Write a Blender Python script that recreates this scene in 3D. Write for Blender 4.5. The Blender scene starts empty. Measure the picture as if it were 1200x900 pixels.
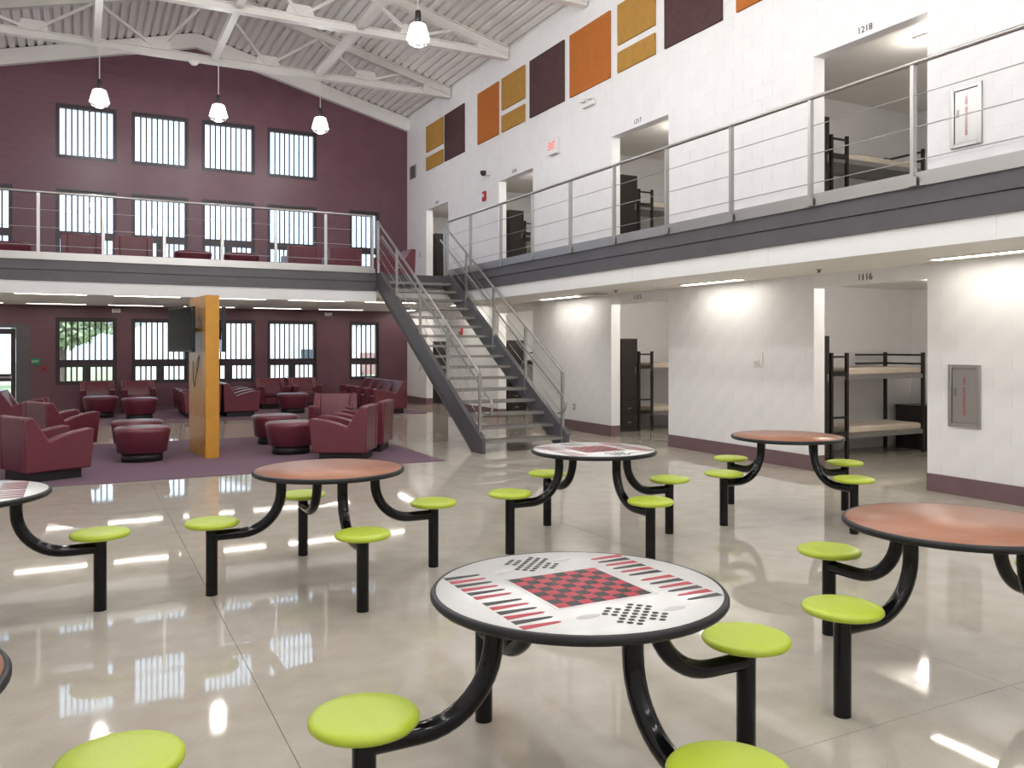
import bpy, bmesh, math, random
from mathutils import Vector, Matrix
random.seed(7)
PI = math.pi
C = bpy.context.scene.collection
scene = bpy.context.scene

# ------------------------------------------------------------------ camera
cam_d = bpy.data.cameras.new('camera')
cam = bpy.data.objects.new('camera', cam_d)
C.objects.link(cam)
YAW = math.radians(27.19)
CAMH = 1.67
cam.location = (0, 0, CAMH)
cam.rotation_euler = (PI/2, 0, -YAW)
cam_d.sensor_width = 36.0
cam_d.lens = 984.0/1200.0*36.0
cam_d.shift_y = -43.6/1200.0
cam_d.clip_start = 0.05
cam_d.clip_end = 400
scene.camera = cam
# ------------------------------------------------------------------ world, sun, exposure
world = bpy.data.worlds.new('sky')
scene.world = world
world.use_nodes = True
wn = world.node_tree.nodes
wn['Background'].inputs['Color'].default_value = (0.64, 0.79, 1.0, 1)
wn['Background'].inputs['Strength'].default_value = 3.0
sun_d = bpy.data.lights.new('sun', 'SUN')
sun_d.energy = 8.0
sun_d.angle = math.radians(0.6)
sun = bpy.data.objects.new('sun', sun_d)
C.objects.link(sun)
sun.rotation_euler = (math.radians(48), 0, math.radians(-25))   # high, from behind the camera: lights the garden beyond the windows
scene.view_settings.view_transform = 'Standard'
scene.view_settings.look = 'None'
scene.view_settings.gamma = 1.0
scene.view_settings.use_curve_mapping = False
scene.view_settings.exposure = 0.15
PENDANT_W = 92.0
STRIP_E = 19.0
CELL_E = 18.0
scene.cycles.diffuse_bounces = 7
scene.cycles.max_bounces = 14
scene.cycles.sample_clamp_indirect = 6.0

# ------------------------------------------------------------------ materials
MAT = {}
def mat(name, col, rough=0.5, metal=0.0, spec=0.5, noise=0.0, nscale=6.0, rnoise=0.0, bump=0.0, bscale=60.0,
        coat=0.0, emit=None, estr=0.0, col2=None):
    if name in MAT: return MAT[name]
    m = bpy.data.materials.new(name); m.use_nodes = True
    nt = m.node_tree; b = nt.nodes['Principled BSDF']
    b.inputs['Base Color'].default_value = (*col, 1)
    b.inputs['Roughness'].default_value = rough
    b.inputs['Metallic'].default_value = metal
    b.inputs['Specular IOR Level'].default_value = spec
    if coat: 
        b.inputs['Coat Weight'].default_value = coat
        b.inputs['Coat Roughness'].default_value = 0.08
    if noise or rnoise or bump:
        tc = nt.nodes.new('ShaderNodeTexCoord')
        n = nt.nodes.new('ShaderNodeTexNoise'); n.inputs['Scale'].default_value = nscale; n.inputs['Detail'].default_value = 6
        nt.links.new(tc.outputs['Object'], n.inputs['Vector'])
        if noise:
            mx = nt.nodes.new('ShaderNodeMix'); mx.data_type = 'RGBA'
            c2 = col2 if col2 else tuple(max(0, c*(1-noise)) for c in col)
            c1 = col if col2 else tuple(min(1, c*(1+noise)) for c in col)
            mx.inputs[6].default_value = (*c1, 1); mx.inputs[7].default_value = (*c2, 1)
            r = nt.nodes.new('ShaderNodeValToRGB'); r.color_ramp.elements[0].position = 0.35; r.color_ramp.elements[1].position = 0.65
            nt.links.new(n.outputs['Fac'], r.inputs['Fac'])
            nt.links.new(r.outputs['Color'], mx.inputs[0])
            nt.links.new(mx.outputs[2], b.inputs['Base Color'])
        if rnoise:
            mr = nt.nodes.new('ShaderNodeMapRange')
            mr.inputs['To Min'].default_value = max(0.01, rough-rnoise); mr.inputs['To Max'].default_value = rough+rnoise
            nt.links.new(n.outputs['Fac'], mr.inputs['Value']); nt.links.new(mr.outputs['Result'], b.inputs['Roughness'])
        if bump:
            n2 = nt.nodes.new('ShaderNodeTexNoise'); n2.inputs['Scale'].default_value = bscale; n2.inputs['Detail'].default_value = 3
            nt.links.new(tc.outputs['Object'], n2.inputs['Vector'])
            bp = nt.nodes.new('ShaderNodeBump'); bp.inputs['Strength'].default_value = bump; bp.inputs['Distance'].default_value = 0.01
            nt.links.new(n2.outputs['Fac'], bp.inputs['Height']); nt.links.new(bp.outputs['Normal'], b.inputs['Normal'])
    if emit:
        b.inputs['Emission Color'].default_value = (*emit, 1); b.inputs['Emission Strength'].default_value = estr
    MAT[name] = m
    return m

def glass_mat():
    m = bpy.data.materials.new('window_glass'); m.use_nodes = True
    nt = m.node_tree; nt.nodes.remove(nt.nodes['Principled BSDF'])
    out = nt.nodes['Material Output']
    t = nt.nodes.new('ShaderNodeBsdfTransparent'); t.inputs['Color'].default_value = (0.93, 0.96, 0.97, 1)
    g = nt.nodes.new('ShaderNodeBsdfGlossy'); g.inputs['Roughness'].default_value = 0.02
    f = nt.nodes.new('ShaderNodeFresnel'); f.inputs['IOR'].default_value = 1.45
    mx = nt.nodes.new('ShaderNodeMixShader')
    nt.links.new(f.outputs[0], mx.inputs[0]); nt.links.new(t.outputs[0], mx.inputs[1]); nt.links.new(g.outputs[0], mx.inputs[2])
    nt.links.new(mx.outputs[0], out.inputs[0])
    MAT['glass'] = m; return m

def concrete_mat():
    m = bpy.data.materials.new('polished_concrete'); m.use_nodes = True
    nt = m.node_tree; b = nt.nodes['Principled BSDF']; L = nt.links.new
    tc = nt.nodes.new('ShaderNodeTexCoord')
    def noise(s, d):
        n = nt.nodes.new('ShaderNodeTexNoise'); n.inputs['Scale'].default_value = s; n.inputs['Detail'].default_value = d
        L(tc.outputs['Object'], n.inputs['Vector']); return n
    n1 = noise(0.55, 5); n2 = noise(5.0, 8); n3 = noise(170, 2)
    r1 = nt.nodes.new('ShaderNodeValToRGB'); r1.color_ramp.elements[0].position = .3; r1.color_ramp.elements[1].position = .7
    r1.color_ramp.elements[0].color = (0.445, 0.41, 0.355, 1); r1.color_ramp.elements[1].color = (0.515, 0.485, 0.435, 1)
    L(n1.outputs['Fac'], r1.inputs['Fac'])
    r2 = nt.nodes.new('ShaderNodeValToRGB'); r2.color_ramp.elements[0].position = .35; r2.color_ramp.elements[1].position = .68
    r2.color_ramp.elements[0].color = (0.92, 0.91, 0.89, 1); r2.color_ramp.elements[1].color = (1.04, 1.035, 1.03, 1)
    L(n2.outputs['Fac'], r2.inputs['Fac'])
    r3 = nt.nodes.new('ShaderNodeValToRGB'); r3.color_ramp.elements[0].position = .3; r3.color_ramp.elements[1].position = .55
    r3.color_ramp.elements[0].color = (0.86, 0.85, 0.82, 1); r3.color_ramp.elements[1].color = (1.03, 1.03, 1.03, 1)
    L(n3.outputs['Fac'], r3.inputs['Fac'])
    a = nt.nodes.new('ShaderNodeMix'); a.data_type = 'RGBA'; a.blend_type = 'MULTIPLY'; a.inputs[0].default_value = 1
    L(r1.outputs[0], a.inputs[6]); L(r2.outputs[0], a.inputs[7])
    c = nt.nodes.new('ShaderNodeMix'); c.data_type = 'RGBA'; c.blend_type = 'MULTIPLY'; c.inputs[0].default_value = 1
    L(a.outputs[2], c.inputs[6]); L(r3.outputs[0], c.inputs[7]); L(c.outputs[2], b.inputs['Base Color'])
    mr = nt.nodes.new('ShaderNodeMapRange'); mr.inputs['To Min'].default_value = .015; mr.inputs['To Max'].default_value = .065
    L(n2.outputs['Fac'], mr.inputs['Value']); L(mr.outputs['Result'], b.inputs['Roughness'])
    b.inputs['IOR'].default_value = 1.55
    bp = nt.nodes.new('ShaderNodeBump'); bp.inputs['Strength'].default_value = .02; bp.inputs['Distance'].default_value = .004
    n4 = noise(1.5, 1); L(n4.outputs['Fac'], bp.inputs['Height']); L(bp.outputs['Normal'], b.inputs['Normal'])
    MAT['concrete'] = m; return m

def wood_mat():
    m = bpy.data.materials.new('cherry_laminate'); m.use_nodes = True
    nt = m.node_tree; b = nt.nodes['Principled BSDF']; L = nt.links.new
    tc = nt.nodes.new('ShaderNodeTexCoord'); mp = nt.nodes.new('ShaderNodeMapping'); mp.inputs['Scale'].default_value = (1.5, 14, 1)
    L(tc.outputs['Object'], mp.inputs['Vector'])
    n = nt.nodes.new('ShaderNodeTexNoise'); n.inputs['Scale'].default_value = 3; n.inputs['Detail'].default_value = 6
    L(mp.outputs[0], n.inputs['Vector'])
    r = nt.nodes.new('ShaderNodeValToRGB'); r.color_ramp.elements[0].position = .3; r.color_ramp.elements[1].position = .7
    r.color_ramp.elements[0].color = (0.335, 0.140, 0.080, 1); r.color_ramp.elements[1].color = (0.375, 0.162, 0.094, 1)
    L(n.outputs['Fac'], r.inputs['Fac']); L(r.outputs[0], b.inputs['Base Color'])
    b.inputs['Roughness'].default_value = .33
    MAT['wood'] = m; return m

glass_mat(); concrete_mat(); wood_mat()
mat('white_paint', (0.80, 0.80, 0.805), .45, noise=.02, nscale=3, bump=.06, bscale=140)
mat('joint', (0.16, 0.145, 0.125), .8, noise=.1, nscale=5)
mat('white_ceiling', (0.80, 0.78, 0.74), .6, noise=.015, nscale=2)
mat('white_steel', (0.74, 0.72, 0.69), .45, noise=.02, nscale=3)
mat('plum_paint', (0.128, 0.056, 0.074), .42, noise=.08, nscale=2, bump=.06, bscale=140)
mat('plum_base', (0.165, 0.100, 0.112), .5, noise=.05, nscale=4)
mat('mustard_paint', (0.56, 0.27, 0.035), .3, noise=.05, nscale=5, bump=.05, bscale=120)
mat('charcoal_steel', (0.085, 0.080, 0.088), .38, noise=.06, nscale=4)
mat('stainless', (0.44, 0.43, 0.415), .34, metal=1.0, noise=.02, nscale=2)
mat('cable_steel', (0.45, 0.44, 0.43), .35, metal=1.0)
mat('tread_steel', (0.125, 0.118, 0.11), .45, noise=.1, nscale=20)
mat('window_frame', (0.035, 0.022, 0.030), .4, noise=.1, nscale=8)
mat('black_gloss', (0.004, 0.004, 0.0045), .12, spec=.28, noise=.05, nscale=10)
mat('black_rubber', (0.014, 0.014, 0.016), .45, spec=.3, noise=.08, nscale=30)
mat('lime_plastic', (0.43, 0.54, 0.040), .36, noise=.02, nscale=6)
mat('white_laminate', (0.78, 0.78, 0.77), .25, noise=.015, nscale=12)
mat('print_red', (0.42, 0.032, 0.058), .3, noise=.03, nscale=20)
mat('print_black', (0.02, 0.025, 0.024), .3, noise=.03, nscale=20)
mat('print_grey', (0.55, 0.54, 0.55), .3, noise=.03, nscale=20)
mat('vinyl', (0.125, 0.023, 0.037), .30, noise=.06, nscale=7, bump=.05, bscale=180)
mat('plinth', (0.010, 0.009, 0.010), .5, noise=.1, nscale=9)
mat('carpet', (0.175, 0.115, 0.150), .95, spec=.1, noise=.25, nscale=90, bump=.3, bscale=300)
mat('felt_orange', (0.43, 0.140, 0.032), .85, spec=.15, noise=.05, nscale=9, bump=.1, bscale=240)
mat('felt_gold', (0.41, 0.225, 0.055), .85, spec=.15, noise=.06, nscale=9, bump=.1, bscale=240)
mat('felt_plum', (0.085, 0.047, 0.047), .85, spec=.15, noise=.08, nscale=9, bump=.1, bscale=240)
mat('dark_metal', (0.020, 0.015, 0.013), .4, noise=.1, nscale=6)
mat('mattress', (0.62, 0.54, 0.45), .7, noise=.05, nscale=5)
mat('grey_metal', (0.30, 0.29, 0.28), .4, metal=.6, noise=.08, nscale=9)
mat('tv_black', (0.012, 0.012, 0.013), .25, noise=.05, nscale=8)
mat('tv_screen', (0.006, 0.010, 0.010), .05, spec=.12, noise=.02, nscale=8)
mat('sign_green', (0.0, 0.23, 0.10), .4, noise=.02, nscale=10)
mat('sign_white', (0.78, 0.77, 0.76), .4, noise=.02, nscale=10)
mat('sign_red', (0.72, 0.05, 0.07), .4, noise=.02, nscale=10, emit=(1.0, .12, .16), estr=.35)
mat('label_red', (0.45, 0.02, 0.035), .4, noise=.02, nscale=10)
mat('text_dark', (0.03, 0.03, 0.03), .5, noise=.02, nscale=10)
mat('alarm_red', (0.40, 0.012, 0.018), .35, noise=.03, nscale=20)
mat('grass', (0.30, 0.34, 0.18), .9, noise=.3, nscale=1.5)
mat('asphalt', (0.42, 0.40, 0.38), .9, noise=.08, nscale=2)
mat('bark', (0.10, 0.075, 0.055), .9, noise=.2, nscale=6)
mat('leaf', (0.27, 0.33, 0.19), .6, noise=.4, nscale=.8)
mat('stucco', (0.66, 0.66, 0.65), .8, noise=.03, nscale=1)
mat('shingle', (0.20, 0.19, 0.19), .8, noise=.1, nscale=4)
mat('brick_far', (0.25, 0.14, 0.13), .8, noise=.15, nscale=3)
mat('dark_glass', (0.03, 0.04, 0.05), .1, noise=.05, nscale=3)
mat('lamp_glow', (0.9, 0.9, 0.88), .4, noise=.01, nscale=5, emit=(1.0, .96, .90), estr=5.0)
mat('strip_glow', (0.9, 0.9, 0.88), .4, noise=.01, nscale=5, emit=(1.0, .93, .84), estr=STRIP_E)
mat('cell_glow', (0.9, 0.9, 0.88), .4, noise=.01, nscale=5, emit=(1.0, .92, .82), estr=CELL_E)
mat('wire', (0.6, 0.6, 0.6), .3, metal=1, noise=.02, nscale=9)

# ------------------------------------------------------------------ mesh helpers
class MB:
    def __init__(s): s.v = []; s.f = []; s.m = []; s.sm = []
    def add(s, vs, fs, mi=0, smooth=False):
        o = len(s.v); s.v += [tuple(v) for v in vs]
        for f in fs: s.f.append(tuple(i+o for i in f)); s.m.append(mi); s.sm.append(smooth)
        return s
    def box(s, x0, x1, y0, y1, z0, z1, mi=0):
        v = [(x0,y0,z0),(x1,y0,z0),(x1,y1,z0),(x0,y1,z0),(x0,y0,z1),(x1,y0,z1),(x1,y1,z1),(x0,y1,z1)]
        return s.add(v, [(0,3,2,1),(4,5,6,7),(0,1,5,4),(1,2,6,5),(2,3,7,6),(3,0,4,7)], mi)
    def bar(s, p, q, w, h, up=(0,0,1), mi=0):
        p = Vector(p); q = Vector(q); d = (q-p).normalized(); u = Vector(up)
        side = d.cross(u)
        if side.length < 1e-5: u = Vector((1,0,0)); side = d.cross(u)
        side.normalize(); u = side.cross(d).normalized()
        a = side*w/2; b = u*h/2
        v = [p-a-b, p+a-b, p+a+b, p-a+b, q-a-b, q+a-b, q+a+b, q-a+b]
        return s.add(v, [(0,1,2,3),(7,6,5,4),(0,4,5,1),(1,5,6,2),(2,6,7,3),(3,7,4,0)], mi)
    def tube(s, pts, r, n=8, caps=True, mi=0, closed=False):
        pts = [Vector(p) for p in pts]; rings = []; up = None; N = len(pts)
        for i, p in enumerate(pts):
            if closed: d = (pts[(i+1)%N]-pts[i-1])
            else: d = (pts[min(i+1,N-1)]-pts[max(i-1,0)])
            d.normalize()
            if up is None:
                up = Vector((0,0,1)) if abs(d.z) < .9 else Vector((1,0,0))
            side = d.cross(up); side.normalize(); up = side.cross(d).normalized()
            rr = r[i] if isinstance(r, (list, tuple)) else r
            rings.append([p+(side*math.cos(2*PI*k/n)+up*math.sin(2*PI*k/n))*rr for k in range(n)])
        vs = [v for ring in rings for v in ring]; fs = []
        for i in range(N if closed else N-1):
            j = (i+1) % N
            for k in range(n):
                fs.append((i*n+k, i*n+(k+1)%n, j*n+(k+1)%n, j*n+k))
        s.add(vs, fs, mi, True)
        if caps and not closed:
            s.add(rings[0], [tuple(range(n))[::-1]], mi); s.add(rings[-1], [tuple(range(n))], mi)
        return s
    def lathe(s, prof, n=24, c=(0,0,0), mi=0, sx=1.0, sy=1.0, power=2.0):
        vs = []; fs = []
        for r, z in prof:
            for k in range(n):
                t = 2*PI*k/n; ct = math.cos(t); st = math.sin(t)
                if power != 2.0:
                    q = (abs(ct)**power+abs(st)**power)**(-1/power); ct *= q; st *= q
                vs.append((c[0]+r*ct*sx, c[1]+r*st*sy, c[2]+z))
        for i in range(len(prof)-1):
            for k in range(n):
                fs.append((i*n+k, i*n+(k+1)%n, (i+1)*n+(k+1)%n, (i+1)*n+k))
        s.add(vs, fs, mi, True)
        if prof[0][0] > 1e-4: s.add(vs[:n], [tuple(range(n))[::-1]], mi)
        if prof[-1][0] > 1e-4: s.add(vs[-n:], [tuple(range(n))], mi)
        return s
    def prism(s, poly, axis, a0, a1, mi=0):
        # poly: 2D points; axis 'x': (y,z) extruded in x; 'y': (x,z) in y; 'z': (x,y) in z
        def P(u, w, a): return {'x': (a,u,w), 'y': (u,a,w), 'z': (u,w,a)}[axis]
        n = len(poly)
        vs = [P(u,w,a0) for u,w in poly]+[P(u,w,a1) for u,w in poly]
        fs = [tuple(range(n))[::-1], tuple(range(n,2*n))]
        for i in range(n): j = (i+1)%n; fs.append((i,j,n+j,n+i))
        return s.add(vs, fs, mi)
    def mesh(s, name, mats):
        me = bpy.data.meshes.new(name)
        me.from_pydata(s.v, [], s.f)
        for m in (mats if isinstance(mats, (list, tuple)) else [mats]): me.materials.append(MAT[m])
        me.polygons.foreach_set('material_index', s.m); me.polygons.foreach_set('use_smooth', s.sm)
        bm = bmesh.new(); bm.from_mesh(me); bmesh.ops.recalc_face_normals(bm, faces=bm.faces); bm.to_mesh(me); bm.free()
        me.update(); return me
    def build(s, name, mats, parent=None, bevel=0.0, seg=2):
        o = bpy.data.objects.new(name, s.mesh(name, mats)); C.objects.link(o)
        if parent: o.parent = parent
        if bevel:
            bv = o.modifiers.new('bevel', 'BEVEL'); bv.width = bevel; bv.segments = seg; bv.limit_method = 'ANGLE'; bv.angle_limit = math.radians(35)
            for p in o.data.polygons: p.use_smooth = True
            o.data.set_sharp_from_angle(angle=math.radians(40)) if hasattr(o.data, 'set_sharp_from_angle') else None
        return o
def tag(o, label=None, cat=None, group=None, kind=None):
    if label: o['label'] = label
    if cat: o['category'] = cat
    if group: o['group'] = group
    if kind: o['kind'] = kind
    return o
def thing(name, label, cat, loc=(0,0,0), rz=0, group=None):
    o = bpy.data.objects.new(name, None); o.empty_display_size = .2; C.objects.link(o)
    o.location = loc; o.rotation_euler = (0,0,rz)
    return tag(o, label, cat, group)
def struct(o, label=None): return tag(o, label, None, None, 'structure')
def copy_tree(o, parent=None):
    c = o.copy(); C.objects.link(c); c.parent = parent
    for ch in list(o.children): copy_tree(ch, c)
    return c
def inst(name, me, parent, loc=(0,0,0)):
    o = bpy.data.objects.new(name, me); C.objects.link(o); o.parent = parent; o.location = loc; return o
def text_mesh(body, size, mname, depth=.002):
    cu = bpy.data.curves.new('lettering', 'FONT'); cu.body = body; cu.size = size; cu.extrude = depth
    cu.align_x = 'CENTER'; cu.align_y = 'CENTER'
    o = bpy.data.objects.new('lettering', cu); C.objects.link(o)
    dg = bpy.context.evaluated_depsgraph_get()
    me = bpy.data.meshes.new_from_object(o.evaluated_get(dg)); bpy.data.objects.remove(o)
    me.materials.clear(); me.materials.append(MAT[mname]); return me
FWD = Vector((math.sin(YAW), math.cos(YAW), 0)); RT = Vector((math.cos(YAW), -math.sin(YAW), 0))
def proj(p):
    d = Vector(p)-Vector((0,0,CAMH)); D = d.dot(FWD)
    if D <= .1: return None
    return 600+984*d.dot(RT)/D, 406.4-984*d.z/D, D

# ------------------------------------------------------------------ dimensions
XR = 8.77; XL = -3.23; XM = 2.77; YF = 24.0; YB = -4.0
ZU = 3.22                       # upper floor
XW = 7.24; YM = 17.10           # walkway edge, mezzanine edge
SL = 0.257
def deck_z(x): return 8.55 + SL*(6.0-abs(x-XM))
OPEN_Y = [(1.69,3.39), (6.49,8.19), (11.33,13.04), (16.08,17.76), (20.82,22.42)]
# ------------------------------------------------------------------ walls of painted block
def rect_minus(u0, u1, z0, z1, holes):
    us = sorted({u0,u1,*[max(u0,min(u1,h[0])) for h in holes],*[max(u0,min(u1,h[1])) for h in holes]})
    zs = sorted({z0,z1,*[max(z0,min(z1,h[2])) for h in holes],*[max(z0,min(z1,h[3])) for h in holes]})
    out = []
    for a, b in zip(us, us[1:]):
        col = []
        for c, d in zip(zs, zs[1:]):
            um = (a+b)/2; zm = (c+d)/2
            if any(h[0] < um < h[1] and h[2] < zm < h[3] for h in holes): continue
            if col and abs(col[-1][3]-c) < 1e-6: col[-1] = (a,b,col[-1][2],d)
            else: col.append((a,b,c,d))
        out += col
    return out
CH = .2032; BL = .4064; JT = .007
def blocks(parent, plane, face, u0, u1, z0, z1, holes, mname, limit, keep=None, sign=1, proud=.0025):
    """painted concrete blocks standing proud of the backing; nearest ones separate objects, the rest one stuff mesh"""
    rects = []
    k = 0; z = z0
    while z < z1-.02:
        zt = min(z+CH, z1); off = 0 if k % 2 == 0 else BL/2
        u = math.floor((u0-off)/BL)*BL+off
        while u < u1:
            a, b = max(u, u0), min(u+BL, u1)
            if b-a > .03:
                pieces = rect_minus(a, b, z, zt, [h for h in holes if h[1] > a and h[0] < b and h[3] > z and h[2] < zt])
                for r in pieces:
                    if r[1]-r[0] > .03 and r[3]-r[2] > .03 and (keep is None or keep(*r)): rects.append(r)
            u += BL
        z += CH; k += 1
    def P(u, w): return (face, u, w) if plane == 'x' else (u, face, w)
    scored = []
    for r in rects:
        p = proj(P((r[0]+r[1])/2, (r[2]+r[3])/2))
        vis = p and -30 < p[0] < 1230 and -30 < p[1] < 930
        scored.append((p[2] if vis else 1e6, r))
    scored.sort(key=lambda t: t[0])
    cache = {}; rest = MB()
    d = proud*1.6
    def boxat(mb, cu, cz, hw, hh):
        if plane == 'x':
            x0, x1 = (face, face+d) if sign > 0 else (face-d, face)
            mb.box(x0, x1, cu-hw, cu+hw, cz-hh, cz+hh)
        else:
            y0, y1 = (face, face+d) if sign > 0 else (face-d, face)
            mb.box(cu-hw, cu+hw, y0, y1, cz-hh, cz+hh)
    for i, (dist, r) in enumerate(scored):
        cu, cz = (r[0]+r[1])/2, (r[2]+r[3])/2; hw, hh = (r[1]-r[0]-JT)/2, (r[3]-r[2]-JT)/2
        if i < limit and dist < 1e5:
            key = (round(hw,3), round(hh,3))
            if key not in cache:
                mb = MB(); 
                if plane == 'x': mb.box(0, d*sign, -hw, hw, -hh, hh)
                else: mb.box(-hw, hw, 0, d*sign, -hh, hh)
                cache[key] = mb.mesh('block', mname)
            inst('block', cache[key], parent, P(cu, cz))
        else: boxat(rest, cu, cz, hw, hh)
    if rest.v:
        o = rest.build('block_courses', mname, parent); o['kind'] = 'stuff'

# right wall
holes_r = [(a,b,0,2.46) for a,b in OPEN_Y]+[(a,b,ZU,5.57) for a,b in OPEN_Y]
mb = MB()
for a,b,c,d in rect_minus(YB, YF+.3, 0, 9.0, holes_r): mb.box(XR+.0025, XR+.20, a, b, c, d)
wall_r = struct(mb.build('wall_right', 'white_paint'), 'tall white painted block wall with open cell doorways on two floors')
blocks(wall_r, 'x', XR, 3.4, YF, 0, 2.64, holes_r, 'white_paint', 230)
blocks(wall_r, 'x', XR, 3.4, YF, ZU, 8.5, holes_r, 'white_paint', 70)
# baseboards
mb = MB(); prev = YB
for a,b in OPEN_Y+[(YF,YF)]:
    if a > prev: mb.box(XR-.008, XR+.006, prev, a, 0, .203)
    if b < YF-1: 
        mb.box(XR-.008, XR+.2, a-.006, a+.001, 0, .203); mb.box(XR-.008, XR+.2, b-.001, b+.008, 0, .203)
    prev = b
struct(mb.build('baseboard_right', 'plum_base'), 'plum painted base band along the white wall')
# far wall and its windows
WX = [(-.55,.82),(1.19,2.56),(2.92,4.30),(4.65,6.02)]
holes_f = [(a,b,6.44,7.80) for a,b in WX]
WL = WX+[(7.0,7.88)]
holes_f += [(a,b,.72,2.40) for a,b in WL]
holes_f += [(a,b,.72+3.26,2.40+3.26) for a,b in WL+[(-2.9,-1.5)]]
DOOR = (-2.75,-1.13)
holes_f += [(DOOR[0],DOOR[1],0,2.24)]
mb = MB()
for a,b,c,d in rect_minus(XL-.2, XR+.2, 0, 8.1, holes_f): mb.box(a,b,YF+.003,YF+.30,c,d)
mb.prism([(XL-.2,8.1),(XR+.2,8.1),(XR+.2,8.55),(XM,10.3),(XL-.2,8.55)], 'y', YF+.005, YF+.30)
wall_f = struct(mb.build('wall_far', 'plum_paint'), 'plum painted block gable wall with barred windows')
def gable_ok(a,b,c,d): return d < 9.69-SL*max(abs(a-XM),abs(b-XM))
blocks(wall_f, 'y', YF, XL, XR, 0, 9.6, holes_f, 'plum_paint', 250, gable_ok, proud=.003)
mb = MB(); mb.box(DOOR[1], XR, YF-.006, YF+.002, 0, .10); struct(mb.build('baseboard_far', 'plum_base'), 'plum base band under the windows')
# unseen sides that close the hall
mb = MB(); mb.box(XL-.2, XL, YB, YF+.3, 0, 9.0)
struct(mb.build('wall_left', 'white_paint'), 'white painted side wall of the hall')
mb = MB(); mb.box(XL-.2, 12.9, YB-.2, YB, 0, 9.0); mb.prism([(XL-.2,9.0),(XR+.2,9.0),(XM,10.4)], 'y', YB-.2, YB)
struct(mb.build('wall_back', 'white_paint'), 'white painted wall behind the dining tables')

# floor of polished slabs
mb = MB(); mb.box(XL-.2, 12.9, YB-.2, YF+.3, -.25, -.012)
floor = struct(mb.build('floor', 'joint'), 'polished grey-beige concrete floor with saw-cut joints')
xs = [XL, -2.525, .775, 4.075, 7.375, 10.675, 12.8]
ys = [YB]+[5.92+3.36*k for k in range(-2, 6)]+[YF+.0]
for a,b in zip(xs, xs[1:]):
    for c,d in zip(ys, ys[1:]):
        if b-a > .05 and d-c > .05:
            m_ = MB(); m_.box(a+.0015, b-.0015, c+.0015, d-.0015, -.0115, 0); m_.build('slab', 'concrete', floor)
# carpet areas
for (a,b,c,d,lab) in ((XL+.02,4.74,11.38,15.95,'dull purple carpet under the armchairs around the mustard wall'),
                      (DOOR[1]+.95,7.75,19.75,YF-.03,'dull purple carpet strip below the barred windows')):
    mb = MB(); mb.box(a,b,c,d,.0,.010); tag(mb.build('carpet', 'carpet'), lab, 'carpet')

# ------------------------------------------------------------------ roof deck and trusses
def deck_profile(pitch=.20, depth=.07):
    pts = []; x = 0; n = int(6.25/pitch)
    for i in range(n):
        pts += [(x,0),(x+.115,0),(x+.135,depth),(x+.18,depth)]; x += pitch
    return pts
mb = MB()
for sgn in (-1, 1):
    prof = deck_profile()
    vs = []; n = len(prof)
    for y in (YB-.1, YF+.3):
        for u, h in prof: vs.append((XM+sgn*u, y, deck_z(XM)-SL*u+h))
    fs = [(i, i+1, n+i+1, n+i) for i in range(n-1)]
    mb.add(vs, fs)
    # solid roofing above the ribs
    mb.add([(XM, YB-.1, deck_z(XM)+.075), (XM+sgn*6.4, YB-.1, deck_z(XM)+.075-SL*6.4), (XM+sgn*6.4, YF+.4, deck_z(XM)+.075-SL*6.4), (XM, YF+.4, deck_z(XM)+.075)], [(0,1,2,3)])
struct(mb.build('ceiling', 'white_steel'), 'white ribbed steel roof deck')
mb = MB()
def gb(x): return 9.69-SL*abs(x-XM)
mb.prism([(XL,gb(XL)),(XM,gb(XM)),(XR,gb(XR)),(XR,deck_z(XR)-.02),(XM,deck_z(XM)-.02),(XL,deck_z(XL)-.02)], 'y', YF-.16, YF-.002)
struct(mb.build('trim_1', 'white_steel'), 'white steel band following the gable above the plum wall')
def make_truss():
    t = thing('roof_truss', 'white steel roof truss', 'truss')
    for sgn in (-1, 1):
        m_ = MB(); p = (XM, 0, deck_z(XM)-.11); q = (XM+sgn*5.97, 0, deck_z(XM)-.11-SL*5.97)
        nrm = Vector((SL*sgn,0,1)).normalized()
        m_.bar(p, q, .035, .20, up=nrm)
        for o in (-.10, .10):
            m_.bar(Vector(p)+nrm*o, Vector(q)+nrm*o, .16, .022, up=nrm)
        m_.build('top_chord', 'white_steel', t)
    m_ = MB(); m_.box(XL+.03, XR-.03, -.085, .085, 8.27, 8.295); m_.box(XL+.03, XR-.03, -.02, .02, 8.295, 8.42); m_.box(XL+.03, XR-.03, -.07, .07, 8.42, 8.44)
    m_.build('bottom_chord', 'white_steel', t)
    top = [0, 2.45, 4.6]; bot = [1.22, 3.67]
    for sgn in (-1, 1):
        for a, b in ((0,1.22),(2.45,1.22),(2.45,3.67),(4.6,3.67)):
            m_ = MB(); m_.bar((XM+sgn*a, 0, deck_z(XM)-SL*a-.2), (XM+sgn*b, 0, 8.42), .06, .09, up=(0,1,0)); m_.build('web_member', 'white_steel', t)
        for b in bot:
            x = XM+sgn*b; m_ = MB(); m_.prism([(x-.32,8.40),(x+.32,8.40),(x+.22,8.66),(x-.22,8.66)], 'y', -.016, .016); m_.build('gusset', 'white_steel', t)
        x = XM+sgn*5.97; m_ = MB()
        m_.prism([(x,8.28),(x-sgn*.75,8.28),(x-sgn*.75,8.60),(x,8.42)], 'y', -.05, .05); m_.build('heel_plate', 'white_steel', t)
    return t
TR_Y = [20.63, 17.24, 13.87, 10.50, 7.13, 3.76, .39, -2.98]
names = ['nearest the plum gable wall', 'second from the plum gable wall, above the upper floor railing', 'third from the plum gable wall', 'fourth from the plum gable wall',
         'above the game tables, fifth from the plum wall', 'above the nearest game table', 'above the camera position', 'behind the camera position']
t0 = make_truss()
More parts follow.
